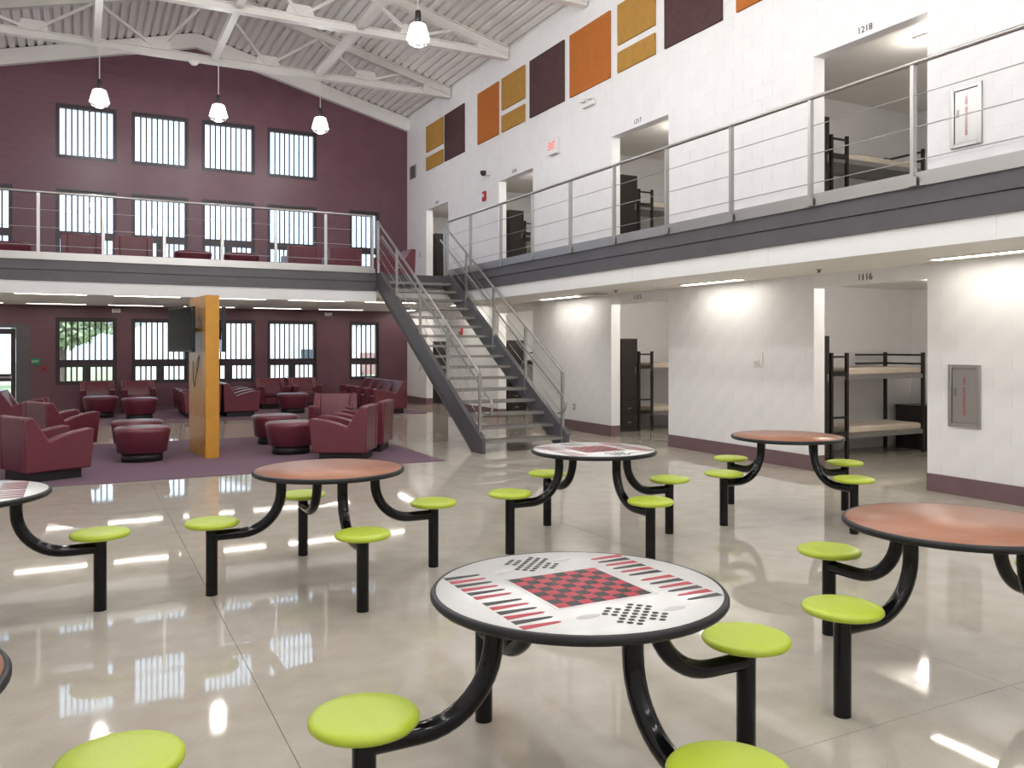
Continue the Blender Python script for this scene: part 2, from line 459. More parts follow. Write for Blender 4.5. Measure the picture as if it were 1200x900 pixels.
for i, y in enumerate(TR_Y):
    t = t0 if i == 0 else copy_tree(t0)
    t.location = (0, y, 0); t['label'] = 'white steel roof truss '+names[i]; t['group'] = 'roof trusses'
# longitudinal struts between bottom chords
strut_lab = {-2.45: 'left', 0: 'middle', 2.45: 'right'}
for i, (ya, yb) in enumerate(zip(TR_Y, TR_Y[1:])):
    for dx in (-2.45, 0, 2.45):
        mb = MB(); mb.box(XM+dx-.07, XM+dx+.07, yb+.10, ya-.10, 8.33, 8.47)
        o = mb.build('roof_strut', 'white_steel')
        tag(o, 'white box strut between roof trusses, %s of its row, bay %s from the plum wall' % (strut_lab[dx], ['first','second','third','fourth','fifth','sixth','seventh'][i]), 'strut', 'roof struts')

# ------------------------------------------------------------------ upper floor: mezzanine and walkway
mb = MB(); mb.box(XL, XR, YM+.06, YF, 2.72, ZU-.002); mb.box(XW+.06, XR, YB, YM+.06, 2.64, ZU-.002)
struct(mb.build('floor_upper', 'white_ceiling'), 'upper floor slab, mezzanine and walkway')
mb = MB(); mb.box(XL, XR, YM+.02, YF, ZU-.002, ZU+.004); mb.box(XW+.02, XR, YB, YM+.02, ZU-.002, ZU+.004)
struct(mb.build('floor_upper_finish', 'carpet'), 'purple carpet finish of the upper floor')
# white soffit bands with panel joints
mb = MB()
x = XL
xs_ = [XL, -1.1, 2.37, 5.56]
for a,b in zip(xs_, xs_[1:]): mb.box(a+.002, b-.002, YM, YM+.058, 2.62, 2.849)
mb.box(XL, 5.56, YM+.006, YM+.055, 2.625, 2.845)
mb.box(XW+.06, XR, YM+.0605, YM+.12, 2.62, 2.72) 
struct(mb.build('trim_2', 'white_paint'), 'white soffit band along the mezzanine edge')
mb = MB(); ysj = [YB, -.9, 1.9, 4.67, 7.45, 10.2, 13.0, YM]
for a,b in zip(ysj, ysj[1:]): mb.box(XW, XW+.058, a+.002, b-.002, 2.625, 2.849)
mb.box(XW+.006, XW+.055, YB, YM, 2.63, 2.845)
struct(mb.build('trim_3', 'white_paint'), 'white soffit band along the walkway edge')
# charcoal edge channels
mb = MB(); mb.box(XL, 5.56, YM-.03, YM+.05, 2.85, 3.035); mb.box(XL, 5.56, YM-.045, YM+.05, 3.045, ZU); mb.box(XL, 5.56, YM-.005, YM+.05, 3.03, 3.05)
mb.box(5.56, 7.2, YM-.0, YM+.05, 2.95, ZU)
struct(mb.build('trim_4', 'charcoal_steel'), 'charcoal steel edge channel of the mezzanine')
mb = MB(); mb.box(XW-.03, XW+.05, YB, YM+.05, 2.85, 3.035); mb.box(XW-.045, XW+.05, YB, YM+.05, 3.045, ZU); mb.box(XW-.005, XW+.05, YB, YM, 3.03, 3.05)
struct(mb.build('trim_5', 'charcoal_steel'), 'charcoal steel edge channel of the walkway')

def railing(name, label, p0, p1, posts, cables=(4.10,3.79,3.47), top=4.43):
    """straight guard: p0,p1 in plan; posts = distances along"""
    t = thing(name, label, 'railing', (p0[0], p0[1], ZU))
    d = Vector((p1[0]-p0[0], p1[1]-p0[1], 0)); L = d.length; d.normalize()
    def at(s, z): return (d.x*s, d.y*s, z-ZU)
    MB().tube([at(0,top-.02), at(L,top-.02)], .024, 8).build('top_rail', 'stainless', t)
    for z in cables: MB().tube([at(0,z), at(L,z)], .0055, 6).build('cable', 'cable_steel', t)
    pm = MB(); pm.bar((0,0,-.09),(0,0,top-ZU-.03), .05 if abs(d.x) < .5 else .016, .016 if abs(d.x) < .5 else .05, up=(1,0,0))
    pmesh = pm.mesh('post', 'stainless')
    bmk = MB(); bmk.box(-.06,.06,-.06,.06,-.10,.08) if False else None
    pm2 = MB(); hx, hy = (.019,.026); 
    pm2.box(-hy,hy,-hx,hx,0,top-ZU-.04); pmesh = pm2.mesh('post', 'stainless')
    fm = MB(); (fm.box(-.055,.055,-.030,-.018,.0,.09) if abs(d.x) > .5 else fm.box(-.036,-.024,-.055,.055,.0,.09))
    fmesh = fm.mesh('bracket', 'stainless')
    for s in posts:
        o = inst('post', pmesh, t, at(s, ZU)); inst('bracket', fmesh, o)
    m_ = MB()
    off = Vector((-d.y, d.x, 0))*0
    a = Vector(at(0,ZU+.065)); b = Vector(at(L,ZU+.065))
    m_.bar(a, b, .010, .135); m_.build('toe_plate', 'stainless', t)
    return t
lx = [-1.69-1.03,-1.69,-.667,.368,1.40,2.44,3.46,4.46,5.45]
railing('guard_railing', 'stainless cable railing along the mezzanine edge', (XL+.03,YM-.07), (5.47,YM-.07), [x-(XL+.03) for x in lx])
ry = [17.06,15.83,14.42,13.16,11.85,10.58,9.30,8.01,6.74,5.455,4.17,2.89,1.6]
railing('guard_railing', 'stainless cable railing along the white walkway', (XW-.07,17.08), (XW-.07,.4), [17.08-y for y in ry])

# ------------------------------------------------------------------ stair
st = thing('staircase', 'open charcoal steel stair with stainless railings up to the mezzanine', 'staircase', (5.55, 11.85, 0))
NR = 17; RISE = ZU/NR; RUN = (YM-11.95)/(NR-1+.35)
SX0, SX1 = 5.58, 7.09
def sy(i): return 11.92+RUN*i        # front edge of tread i (0-based)
slope = RISE/RUN
def L_(p): return (p[0]-5.55, p[1]-11.85, p[2])
for x0, x1 in ((SX0-.03, SX0+.02), (SX1-.02, SX1+.03)):
    m_ = MB()
    yb = 11.80; yt = YM+.0
    lo = lambda y: (y-11.92)*slope - .14
    hi = lambda y: (y-11.92)*slope + .30
    ylow = 11.92 + .14/slope
    poly = [(yb,0),(ylow,0),(yt,lo(yt)),(yt,min(hi(yt),ZU)),(11.92+(ZU-.30)/slope,ZU),(yb,hi(yb))]
    m_.prism([(y-11.85,z) for y,z in poly], 'x', x0-5.55, x1-5.55)
    # flanges
    for f in (lo, hi):
        ya = ylow if f is lo else yb
        ye = yt if f is lo else 11.92+(ZU-.30)/slope
        xa, xb = (x0-.03, x1) if x0 < 6 else (x0, x1+.03)
        m_.prism([(ya-11.85,f(ya)),(ye-11.85,f(ye)),(ye-11.85,f(ye)+.014),(ya-11.85,f(ya)+.014)], 'x', xa-5.55, xb-5.55)
    m_.build('stringer', 'charcoal_steel', st)
tm = MB(); tm.box(0,SX1-SX0-.044,0,.30,-.045,0)
tmesh = tm.mesh('tread', 'tread_steel')
nm = MB(); nm.box(0,SX1-SX0-.044,-.006,.012,-.045,.002); nmesh = nm.mesh('nosing', 'grey_metal')
for i in range(NR-1):
    o = inst('tread', tmesh, st, L_((SX0+.022, sy(i), RISE*(i+1)))); inst('nosing', nmesh, o)
def stair_rail(x, inner, side):
    zt = lambda y: (y-11.92)*slope+.30+.93
    # top guard rail
    ya, yb = 11.97, YM-.05
    MB().tube([L_((x,ya,zt(ya)-.10)), L_((x,ya+.04,zt(ya+.04))), L_((x,yb,zt(yb)))], .024, 8).build('guard_rail', 'stainless', st)
    ps = [11.97, 13.27, 14.57, 15.87, YM-.06]
    for y in ps:
        m_ = MB(); m_.box(x-5.55-.022, x-5.55+.022, y-11.85-.022, y-11.85+.022, (y-11.92)*slope+.02, zt(y)); m_.build('stair_post', 'stainless', st)
    for k in (.22,.44,.66):
        MB().tube([L_((x,ya,(ya-11.92)*slope+.30+k)), L_((x,yb,(yb-11.92)*slope+.30+k))], .0055, 6).build('stair_cable', 'cable_steel', st)
    xi = x+inner*.09
    hz = lambda y: (y-11.92)*slope+.30+.62
    pts = [L_((xi,yb,hz(yb))), L_((xi,ya-.1,hz(ya-.1)))]
    # hooked return at the foot
    b0 = ya-.1; r = .13
    for k in range(1, 9):
        a = k/8*PI*.95
        pts.append(L_((xi, b0-.16*math.sin(a), hz(b0)-.30*(1-math.cos(a))/2)))
    pts.append(L_((xi, ya, hz(b0)-.31)))
    MB().tube(pts, .019, 8).build('handrail', 'stainless', st)
    for y in ps[:-1]:
        MB().tube([L_((x,y,hz(y)-.05)), L_((xi,y,hz(y)-.05)), L_((xi,y,hz(y)))], .009, 6).build('handrail_bracket', 'stainless', st)
stair_rail(SX0+.0, 1, 'l'); stair_rail(SX1-.0, -1, 'r')

# ------------------------------------------------------------------ windows
WN = [0]
def window(a, b, z0, z1, smalls, label):
    WN[0] += 1
    fr = MB(); t = .055; y0, y1 = YF+.03, YF+.16
    zs = z0+.62 if smalls else z0+.09            # bottom of the main light
    ztop = z1-.09; xa, xb = a+.08, b-.08
    holes = [(xa, xb, zs, ztop)]
    sm = []
    if smalls:
        w = b-a
        if smalls == 2: sm = [(a+.09, a+.09+.50, z0+.08, z0+.43), (b-.09-.50, b-.09, z0+.08, z0+.43)]
        else: sm = [(a+.07, b-.07, z0+.08, z0+.43)]
        holes += sm
    for r in rect_minus(a, b, z0, z1, holes): fr.box(r[0], r[1], y0, y1, r[2], r[3])
    w_ = struct(fr.build('window_%d' % WN[0], 'window_frame'), label)
    # projecting inner frame edge
    e = MB()
    for r in rect_minus(a-.01, b+.01, z0-.01, z1+.01, [(a+.035, b-.035, z0+.035, z1-.035)]): e.box(r[0], r[1], YF-.012, YF+.03, r[2], r[3])
    e.build('window_frame', 'window_frame', w_)
    def lights(xa, xb, za, zb, n):
        pn = MB(); pn.box(xa, xb, YF+.12, YF+.126, za, zb); pn.build('pane', 'glass', w_)
        bmk = MB(); bmk.box(-.02,.02,-.0125,.0125,za,zb); me = bmk.mesh('bar', 'window_frame')
        for i in range(1, n): inst('bar', me, w_, (xa+(xb-xa)*i/n, YF+.085, 0))
    n = 9 if b-a > 1.1 else 5
    lights(xa, xb, zs, ztop, n)
    for r in sm: lights(r[0], r[1], r[2], r[3], 4 if smalls == 2 else 5)
ordn = ['leftmost', 'second', 'third', 'fourth', 'narrow']
for i, (a,b) in enumerate(WX): window(a,b,6.44,7.80,0,'barred dark-framed window in the top row, %s from the left' % ['first','second','third','fourth'][i])
for i, (a,b) in enumerate(WL): window(a,b,.72+3.26,2.40+3.26,2 if b-a > 1.1 else 1,'barred window behind the mezzanine railing, %s' % ['left of the middle','second','third','fourth','narrow one by the stair'][i])
window(-2.9,-1.5,.72+3.26,2.40+3.26,2,'barred window behind the mezzanine railing at the left edge')
for i, (a,b) in enumerate(WL): window(a,b,.72,2.40,2 if b-a > 1.1 else 1,'barred ground floor window, %s' % ['beside the green exit sign','left of the mustard wall','right of the mustard wall','fourth from the door','narrow one behind the stair foot'][i])
# glazed exit door at the left
mb = MB()
for r in rect_minus(DOOR[0], DOOR[1], 0, 2.24, [(DOOR[0]+.10, -1.42, 0, 2.14)]): mb.box(r[0], r[1], YF+.0, YF+.2, r[2], r[3])
d1 = struct(mb.build('door_1', 'charcoal_steel'), 'dark glazed exit door in a grey steel frame')
mb = MB(); hx0, hx1 = DOOR[0]+.11, -1.43
for r in rect_minus(hx0, hx1, .01, 2.12, [(hx0+.12, hx1-.10, 1.0, 1.98), (hx0+.12, hx1-.10, .20, .82)]): mb.box(r[0], r[1], YF+.06, YF+.11, r[2], r[3])
mb.build('door_leaf', 'window_frame', d1)
for z0, z1 in ((1.0,1.98),(.20,.82)):
    mb = MB(); mb.box(hx0+.12, hx1-.10, YF+.08, YF+.086, z0, z1); mb.build('pane', 'glass', d1)
mb = MB(); mb.box(hx0+.15, hx1-.10, YF+.0, YF+.03, .90, .94); mb.box(hx1-.12, hx1-.08, YF+.0, YF+.06, .88, .96); mb.build('push_bar', 'stainless', d1)

# ------------------------------------------------------------------ cells behind the doorways
mb = MB()
for yc in (.2, 5.0, 9.8, 14.6, 19.4, 24.2): mb.box(XR+.19, 12.75, yc-.1, yc+.1, 0, 5.9)
struct(mb.build('wall_cells', 'white_paint'), 'white partition walls between the cells')
mb = MB(); mb.box(12.70, 12.9, YB, YF+.3, 0, 5.9)
struct(mb.build('wall_cells_back', 'white_paint'), 'white rear wall of the cells')
mb = MB(); mb.box(XR+.19, 12.75, YB, YF+.3, 2.64, ZU); mb.box(XR+.19, 12.75, YB, YF+.3, 5.66, 5.9)
struct(mb.build('ceiling_cells', 'white_ceiling'), 'white ceilings of the cells')
def make_locker():
    t = thing('locker', '', 'locker')
    m_ = MB(); m_.box(0,.41,0.02,.62,0,1.83); m_.build('body', 'dark_metal', t)
    m_ = MB(); m_.box(.02,.39,0,.022,.62,1.80); d = m_.build('door', 'dark_metal', t, .004)
    m_ = MB(); m_.box(.33,.35,-.02,.002,1.15,1.27); m_.build('handle', 'grey_metal', d)
    for z in (.05,.33):
        m_ = MB(); m_.box(.02,.39,0,.022,z,z+.26); d = m_.build('drawer', 'dark_metal', t, .004)
        m_ = MB(); m_.box(.16,.25,-.012,.002,z+.12,z+.14); m_.build('handle', 'grey_metal', d)
    return t
def make_bunk():
    t = thing('bunk_bed', '', 'bunk bed')
    W = .72; Lb = 2.05
    pm = MB(); pm.box(-.022,.022,-.022,.022,0,1.58); me = pm.mesh('post', 'dark_metal')
    for x, y in ((.02,.02),(Lb,.02),(.02,W),(Lb,W),(.32,.0)): inst('post', me, t, (x,y,0))
    for z in (.30, 1.18):
        m_ = MB()
        m_.bar((0.02,.02,z+.035),(Lb,.02,z+.035),.03,.07); m_.bar((0.02,W,z+.035),(Lb,W,z+.035),.03,.07)
        m_.bar((.02,.02,z+.035),(.02,W,z+.035),.03,.09); m_.bar((Lb,.02,z+.035),(Lb,W,z+.035),.03,.09)
        m_.box(.02,Lb,.02,W,z+.01,z+.02); m_.build('bed_frame', 'grey_metal', t)
        m_ = MB(); m_.box(.34,Lb-.02,.03,W-.02,z+.06,z+.17); m_.build('mattress', 'mattress', t, .03)
    for z, hh in ((.37,.08),(.62,.03),(1.27,.07),(1.52,.03)):
        m_ = MB(); m_.bar((.02,.0,z),(.32,.0,z),.025,hh); m_.build('rung', 'dark_metal', t)
    for z in (1.40,1.54):
        m_ = MB(); m_.bar((Lb,.02,z),(Lb,W,z),.025,.03); m_.build('end_rail', 'dark_metal', t)
        m_ = MB(); m_.bar((Lb-.7,W,z),(Lb,W,z),.025,.03); m_.build('guard_bar', 'dark_metal', t)
    return t
def make_cabinet():
    t = thing('bedside_cabinet', '', 'cabinet')
    m_ = MB(); m_.box(0,.48,.02,.72,0,.68); m_.build('body', 'dark_metal', t)
    m_ = MB(); m_.box(-.01,.49,0,.73,.68,.71); m_.build('top', 'dark_metal', t, .004)
    for z in (.38,.06):
        m_ = MB(); m_.box(.03,.45,0,.022,z,z+.27); d = m_.build('drawer', 'dark_metal', t, .004)
        m_ = MB(); m_.box(.19,.29,-.012,.002,z+.13,z+.15); m_.build('handle', 'grey_metal', d)
    return t
lk0, bk0, cb0 = make_locker(), make_bunk(), make_cabinet()
cl = MB(); cl.box(-.11,.11,-.11,.11,-.02,0); cl_me = cl.mesh('diffuser', 'cell_glow')
cf = MB()
for r in rect_minus(-.13,.13,-.13,.13,[(-.11,.11,-.11,.11)]): cf.box(r[0],r[1],r[2],r[3],-.03,0)
cf_me = cf.mesh('light_frame', 'sign_white')
first = True
where = ['', 'nearest', 'middle', 'behind the stair', 'far corner']
whu = ['', 'nearest', 'middle', 'by the stair head', 'far corner']
for i, (ya, yb) in enumerate(OPEN_Y):
    if i == 0: continue
    y0 = 8.85+4.8*(i-1)
    for lvl, z in ((0,0.0),(1,ZU+.004)):
        wtxt = ('ground floor cell, ' if lvl == 0 else 'upper floor cell, ')+(where[i] if lvl == 0 else whu[i])+(' of the doorways' if i < 3 else (' doorway' if i == 4 else ''))
        if first: a_, b_, c_ = lk0, bk0, cb0; first = False
        else: a_, b_, c_ = copy_tree(lk0), copy_tree(bk0), copy_tree(cb0)
        a_.location = (9.405, y0, z); b_.location = (9.835, y0, z); c_.location = (12.12, y0-.02, z)
        tag(a_, 'tall dark metal locker with drawers inside '+wtxt, 'locker', 'cell lockers')
        tag(b_, 'dark metal bunk bed with beige mattresses inside '+wtxt, 'bunk bed', 'cell bunk beds')
        tag(c_, 'low dark cabinet at the bed end inside '+wtxt, 'cabinet', 'cell cabinets')
        lt = thing('ceiling_light', 'small square ceiling light inside '+wtxt, 'light', (9.68, ya+.66, z+2.64 if lvl == 0 else 5.66), 0, 'cell ceiling lights')
        inst('diffuser', cl_me, lt); inst('light_frame', cf_me, lt)
        ld = bpy.data.lights.new('lamp_bulb', 'POINT'); ld.energy = 24.0 if lvl else 50.0; ld.shadow_soft_size = .10; ld.color = (1.0, .93, .85)
        lo = bpy.data.objects.new('lamp_bulb', ld); C.objects.link(lo); lo.parent = lt; lo.location = (0,0,-.14)

# room numbers
def wall_text(body, y, z, size, label, x=XR-.004):
    o = bpy.data.objects.new('room_number', text_mesh(body, size, 'text_dark')); C.objects.link(o)
    o.rotation_euler = (PI/2, 0, -PI/2); o.location = (x, y, z)
    return tag(o, label, 'number')
wall_text('1116', 7.36, 2.545, .115, 'dark room number 1116 over the nearest ground floor doorway')
wall_text('1115', 12.2, 2.545, .115, 'dark room number 1115 left of it over the middle ground floor doorway')
wall_text('1218', 7.36, 5.665, .115, 'dark room number 1218 over the nearest upper doorway')
wall_text('1217', 12.2, 5.665, .115, 'dark room number over the middle upper doorway')
wall_text('1216', 16.95, 5.665, .115, 'dark room number 1216 over the upper doorway near the stair head')
wall_text('1215', 21.6, 5.665, .115, 'dark room number 1215 over the upper doorway in the far corner')

# ------------------------------------------------------------------ lights: linear strips
def strip(x0, x1, y0, y1, z, label, group):
    t = thing('strip_light', label, 'light', ((x0+x1)/2, (y0+y1)/2, z), 0, group)
    hx, hy = (x1-x0)/2, (y1-y0)/2
    m_ = MB(); m_.box(-hx+.008, hx-.008, -hy+.008, hy-.008, -.012, -.002); m_.build('diffuser', 'strip_glow', t)
    m_ = MB()
    for r in rect_minus(-hx-.012, hx+.012, -hy-.012, hy+.012, [(-hx+.008, hx-.008, -hy+.008, hy-.008)]): m_.box(r[0], r[1], r[2], r[3], -.016, 0)
    m_.build('trim_frame', 'white_steel', t)
wl = [(.6,1.9,'over the camera end'),(4.75,6.12,'nearest the camera above doorway 1116'),(9.15,10.45,'between doorways 1116 and 1115'),(13.55,15.0,'beyond doorway 1115'),(18.3,19.6,'seen through the stair'),(22.4,23.6,'in the far corner')]
for a,b,l in wl: strip(8.30,8.46,a,b,2.64,'recessed strip light in the walkway soffit '+l,'walkway strip lights')
for o in [o for o in C.objects if o.name in ('strip_light.004','strip_light.005')]: o.location.z = 2.72
sxs = [-2.9,-1.15,.6,2.35,4.1,5.85]
for k, y in enumerate((18.85, 23.1)):
    for i, x in enumerate(sxs):
        if x+1.3 > XR: x = XR-1.35
        strip(x, x+1.27, y-.075, y+.075, 2.72, 'recessed strip light in the mezzanine soffit, %s row, %s from the left' % (['front','window side'][k], ['first','second','third','fourth','fifth','sixth','seventh'][i]), 'mezzanine strip lights')

# ------------------------------------------------------------------ pendants
def make_pendant():
    t = thing('pendant_lamp', '', 'lamp')
    # origin at the hanging point (bottom chord), lamp below
    MB().tube([(0,0,0),(0,0,-.72)], .011, 8).build('rod', 'white_steel', t)
    m_ = MB(); m_.lathe([(.0,-.70),(.045,-.70),(.052,-.72),(.052,-.88),(.03,-.92),(.03,-.95)], 16); m_.build('ballast_housing', 'dark_metal', t)
    m_ = MB(); m_.lathe([(.10,-.93),(.135,-.95),(.155,-1.02),(.185,-1.12),(.20,-1.20)], 28)
    m_.v = m_.v; m_.build('lamp_shade', 'lamp_glow', t)
    g = MB()
    for z, r in ((-1.205,.215),(-1.27,.17),(-1.31,.09)):
        g.tube([(r*math.cos(2*PI*k/20), r*math.sin(2*PI*k/20), z) for k in range(20)], .005, 5, closed=True)
    for k in range(6):
        a = 2*PI*k/6; g.tube([(.215*math.cos(a),.215*math.sin(a),-1.205),(.17*math.cos(a),.17*math.sin(a),-1.27),(.09*math.cos(a),.09*math.sin(a),-1.31)], .004, 5)
    g.build('wire_guard', 'wire', t)
    return t
pd0 = make_pendant()
pend = [(XM-2.4,20.63,'left of three before the plum wall'),(XM+.1,20.63,'middle of three before the plum wall'),(XM+2.5,20.63,'right of three before the plum wall'),
        (XM+2.5,13.87,'nearer one beside the hung panels'),(XM-2.4,13.87,'above the mustard wall')]
for y, l in ((10.5,'fourth truss'),(7.13,'fifth truss'),(3.76,'sixth truss'),(.39,'seventh truss'),(-2.98,'last truss')):
    for dx, w_ in ((-2.4,'left'),(.1,'middle'),(2.5,'right')): pend.append((XM+dx, y, '%s one under the %s' % (w_, l)))
for i, (x,y,l) in enumerate(pend):
    t = pd0 if i == 0 else copy_tree(pd0)
    t.location = (x, y, 8.27); t['label'] = 'glowing pendant lamp with wire guard, '+l; t['group'] = 'pendant lamps'
    if i: continue      # the copies carry the bulb along
    ld = bpy.data.lights.new('lamp_bulb', 'POINT'); ld.energy = PENDANT_W; ld.shadow_soft_size = .13; ld.color = (1.0, .99, .985)
    lo = bpy.data.objects.new('lamp_bulb', ld); C.objects.link(lo); lo.location = (0,0,-1.36); lo.parent = t

# ------------------------------------------------------------------ acoustic panels
def panel(y0, y1, z0, z1, m, label):
    mb = MB(); mb.box(XR-.038, XR-.001, y1, y0, z0, z1)
    tag(mb.build('wall_panel', m, None, .006), label, 'panel', 'fabric wall panels')
G = 'felt_gold'; O = 'felt_orange'; P_ = 'felt_plum'
panel(22.36,21.13,7.19,7.92,G,'upper gold fabric panel nearest the far corner')
panel(22.36,21.13,6.67,7.04,G,'low gold fabric panel nearest the far corner')
panel(21.01,19.71,6.67,7.92,P_,'dark plum fabric panel nearest the far corner')
panel(18.88,17.73,6.67,7.92,O,'narrow looking orange fabric panel, the farther of the two whole ones')
panel(17.55,16.41,7.18,7.92,G,'upper gold fabric panel between the orange and plum panels')
panel(17.55,16.41,6.67,7.05,G,'low gold fabric panel between the orange and plum panels')
panel(16.17,14.71,6.67,7.92,P_,'dark plum fabric panel left of the large orange one')
panel(14.48,13.04,6.67,7.92,O,'large orange fabric panel in the middle of the white wall')
panel(12.79,11.67,7.18,7.92,G,'upper gold fabric panel right of the large orange one, cut by the top edge')
panel(12.79,11.67,6.68,7.05,G,'low gold fabric panel right of the large orange one')
panel(11.40,9.98,6.68,7.92,P_,'dark plum fabric panel at the top edge of the view')
panel(9.66,8.3,6.68,7.92,O,'orange fabric panel corner at the top edge of the view')
panel(8.05,6.9,7.18,7.92,G,'upper gold fabric panel above the view')
panel(8.05,6.9,6.68,7.05,G,'low gold fabric panel above the view')

# ------------------------------------------------------------------ round tables with fixed seats
def arm_pts():
    pts = [(.34,0,.772),(.34,0,.70)]
    for k in range(0, 11):
        a = k/10*PI/2; pts.append((.61-.27*math.cos(a), 0, .667-.27*math.sin(a)))
    pts += [(.70,0,.397),(.80,0,.397)]
    return pts
TM = {}
def rotz(pts, a): return [(p[0]*math.cos(a)-p[1]*math.sin(a), p[0]*math.sin(a)+p[1]*math.cos(a), p[2]) for p in pts]
def make_table(topmat, game):
    t = thing('round_table', '', 'table')
    m_ = MB(); m_.lathe([(0,.80),(.515,.80),(.515,.7985)][::-1], 64); m_.build('tabletop', topmat, t)
    m_ = MB(); m_.lathe([(.0,.765),(.505,.765),(.525,.768),(.534,.778),(.534,.790),(.527,.799),(.516,.8012),(.513,.7985)], 64); m_.build('edge_band', 'black_rubber', t)
    m_ = MB(); m_.box(-.36,.36,-.04,.04,.752,.765); m_.box(-.04,.04,-.36,.36,.752,.765); m_.build('mounting_frame', 'black_gloss', t)
    for k in range(4):
        a = k*PI/2
        if 'arm%d' % k not in TM:
            TM['arm%d' % k] = MB().tube(rotz(arm_pts(), a), .036, 14).mesh('support_arm', 'black_gloss')
            TM['post%d' % k] = MB().tube(rotz([(.80,0,0),(.80,0,.465)], a), .039, 16).mesh('leg', 'black_gloss')
            c, s = .80*math.cos(a), .80*math.sin(a)
            TM['seat%d' % k] = MB().lathe([(0,.463),(.150,.463),(.168,.468),(.177,.478),(.177,.488),(.170,.497),(.155,.5025),(.10,.505),(0,.506)], 36, (c,s,0)).mesh('seat', 'lime_plastic')
        inst('support_arm', TM['arm%d' % k], t); inst('leg', TM['post%d' % k], t); inst('seat', TM['seat%d' % k], t)
    if game:
        z = .8006; h = .0006
        m_ = MB(); q = .19; s = 2*q/8
        for i in range(8):
            for j in range(8):
                m_.add([(-q+i*s,-q+j*s,z+h),(-q+(i+1)*s,-q+j*s,z+h),(-q+(i+1)*s,-q+(j+1)*s,z+h),(-q+i*s,-q+(j+1)*s,z+h)], [(0,1,2,3)], (i+j)%2)
        m_.build('checkerboard', ['print_red','print_black'], t)['label'] = 'red and black checkerboard'
        m_ = MB(); o = .205
        for r in rect_minus(-o,o,-o,o,[(-o+.003,o-.003,-o+.003,o-.003)]): m_.box(r[0],r[1],r[2],r[3],z,z+.0003)
        m_.build('board_outline', 'print_grey', t)
        pit = .0535
        for sx in (-1, 1):
            for k in range(12):
                y = -.5*12*pit-.012+pit*(k+.5) + (.024 if k >= 6 else 0)
                m_ = MB(); m_.prism([(sx*.395,y-.017),(sx*.395,y+.017),(sx*.262,y+.008),(sx*.25,y),(sx*.262,y-.008)], 'z', z-.0004, z+h)
                m_.build('backgammon_point', ['print_red','print_black'][(k+(sx > 0)) % 2], t)
        for sy_ in (-1, 1):
            m_ = MB(); p = .031; c45 = math.sqrt(.5)
            for i in range(-3, 4):
                for j in range(-3, 4):
                    if abs(i) > 1 and abs(j) > 1: continue
                    x, y = (i-j)*p*c45, (i+j)*p*c45+sy_*.352
                    m_.add([(x+.0115*math.cos(a*PI/4), y+.0115*math.sin(a*PI/4), z+h) for a in range(8)], [tuple(range(8))])
            m_.build('peg_dots', 'print_black', t)['kind'] = 'stuff'
            for sx in (-1, 1):
                m_ = MB(); x, y = sx*.15, sy_*.335+ .03*sx*sy_
                m_.add([(x+.045*math.cos(a*PI/6), y+.02*math.sin(a*PI/6), z+.0003) for a in range(12)], [tuple(range(12))]); m_.build('print_mark', 'print_grey', t)
    return t
tg = make_table('white_laminate', True); tw = make_table('wood', False)
tabs = [(tg,1.605,2.60,'round white game table with checkerboard, nearest in the foreground'),
        (tw,1.585,5.95,'round cherry topped table with lime seats between the stair and the left tables'),
        (tg,3.885,6.04,'round white game table with checkerboard standing before the stair foot'),
        (tw,6.15,6.08,'round brown topped table with lime seats close to doorway 1116'),
        (tw,3.87,2.70,'round brown topped table cut by the right edge of the view'),
        (tg,-.69,5.93,'round white game table cut by the left edge of the view'),
        (tw,-.70,2.65,'round cherry topped table cut by the lower left corner of the view')]
used = set()
for src, x, y, lab in tabs:
    t = src if src.name not in used else copy_tree(src); used.add(src.name)
    t.location = (x, y, 0); tag(t, lab, 'table', 'round tables with fixed stools')

# ------------------------------------------------------------------ lounge chairs and ottomans
def make_chair():
    t = thing('lounge_chair', '', 'armchair')      # faces local +X, back at -X
    W = .78
    prof = [(-.40,.12),(-.42,.79),(-.31,.80),(-.12,.50),(.02,.555),(.20,.60),(.40,.625),(.44,.60),(.39,.12)]
    for y0, y1 in ((-W/2,-W/2+.13),(W/2-.13,W/2)):
        m_ = MB(); m_.prism(prof, 'y', y0, y1); m_.build('side_panel', 'vinyl', t, .022, 3)
    m_ = MB(); m_.prism([(-.395,.12),(-.415,.79),(-.30,.798),(-.16,.40),(-.16,.12)], 'y', -W/2+.12, W/2-.12); m_.build('backrest', 'vinyl', t, .02, 3)
    m_ = MB(); m_.box(-.20,.36,-W/2+.13,W/2-.13,.12,.32); m_.build('seat_base', 'vinyl', t, .012)
    m_ = MB(); m_.box(-.22,.38,-W/2+.135,W/2-.135,.32,.44); m_.build('seat_cushion', 'vinyl', t, .035, 3)
    m_ = MB(); m_.box(-.34,.30,-W/2+.07,W/2-.07,0,.125); m_.build('plinth', 'plinth', t)
    return t
def make_ottoman():
    t = thing('ottoman', '', 'ottoman')
    m_ = MB(); m_.lathe([(0,.12),(.30,.12),(.335,.14),(.375,.40),(.385,.44),(.375,.475),(.34,.492),(.2,.497),(0,.498)], 32, sx=1.0, sy=.95, power=2.6); m_.build('cushion', 'vinyl', t)
    m_ = MB(); m_.lathe([(0,0),(.28,0),(.28,.125),(0,.125)], 28, sx=1.0, sy=.95, power=2.6); m_.build('plinth', 'plinth', t)
    return t
ch0, ot0 = make_chair(), make_ottoman()
Z1 = .010; Z2 = ZU+.004
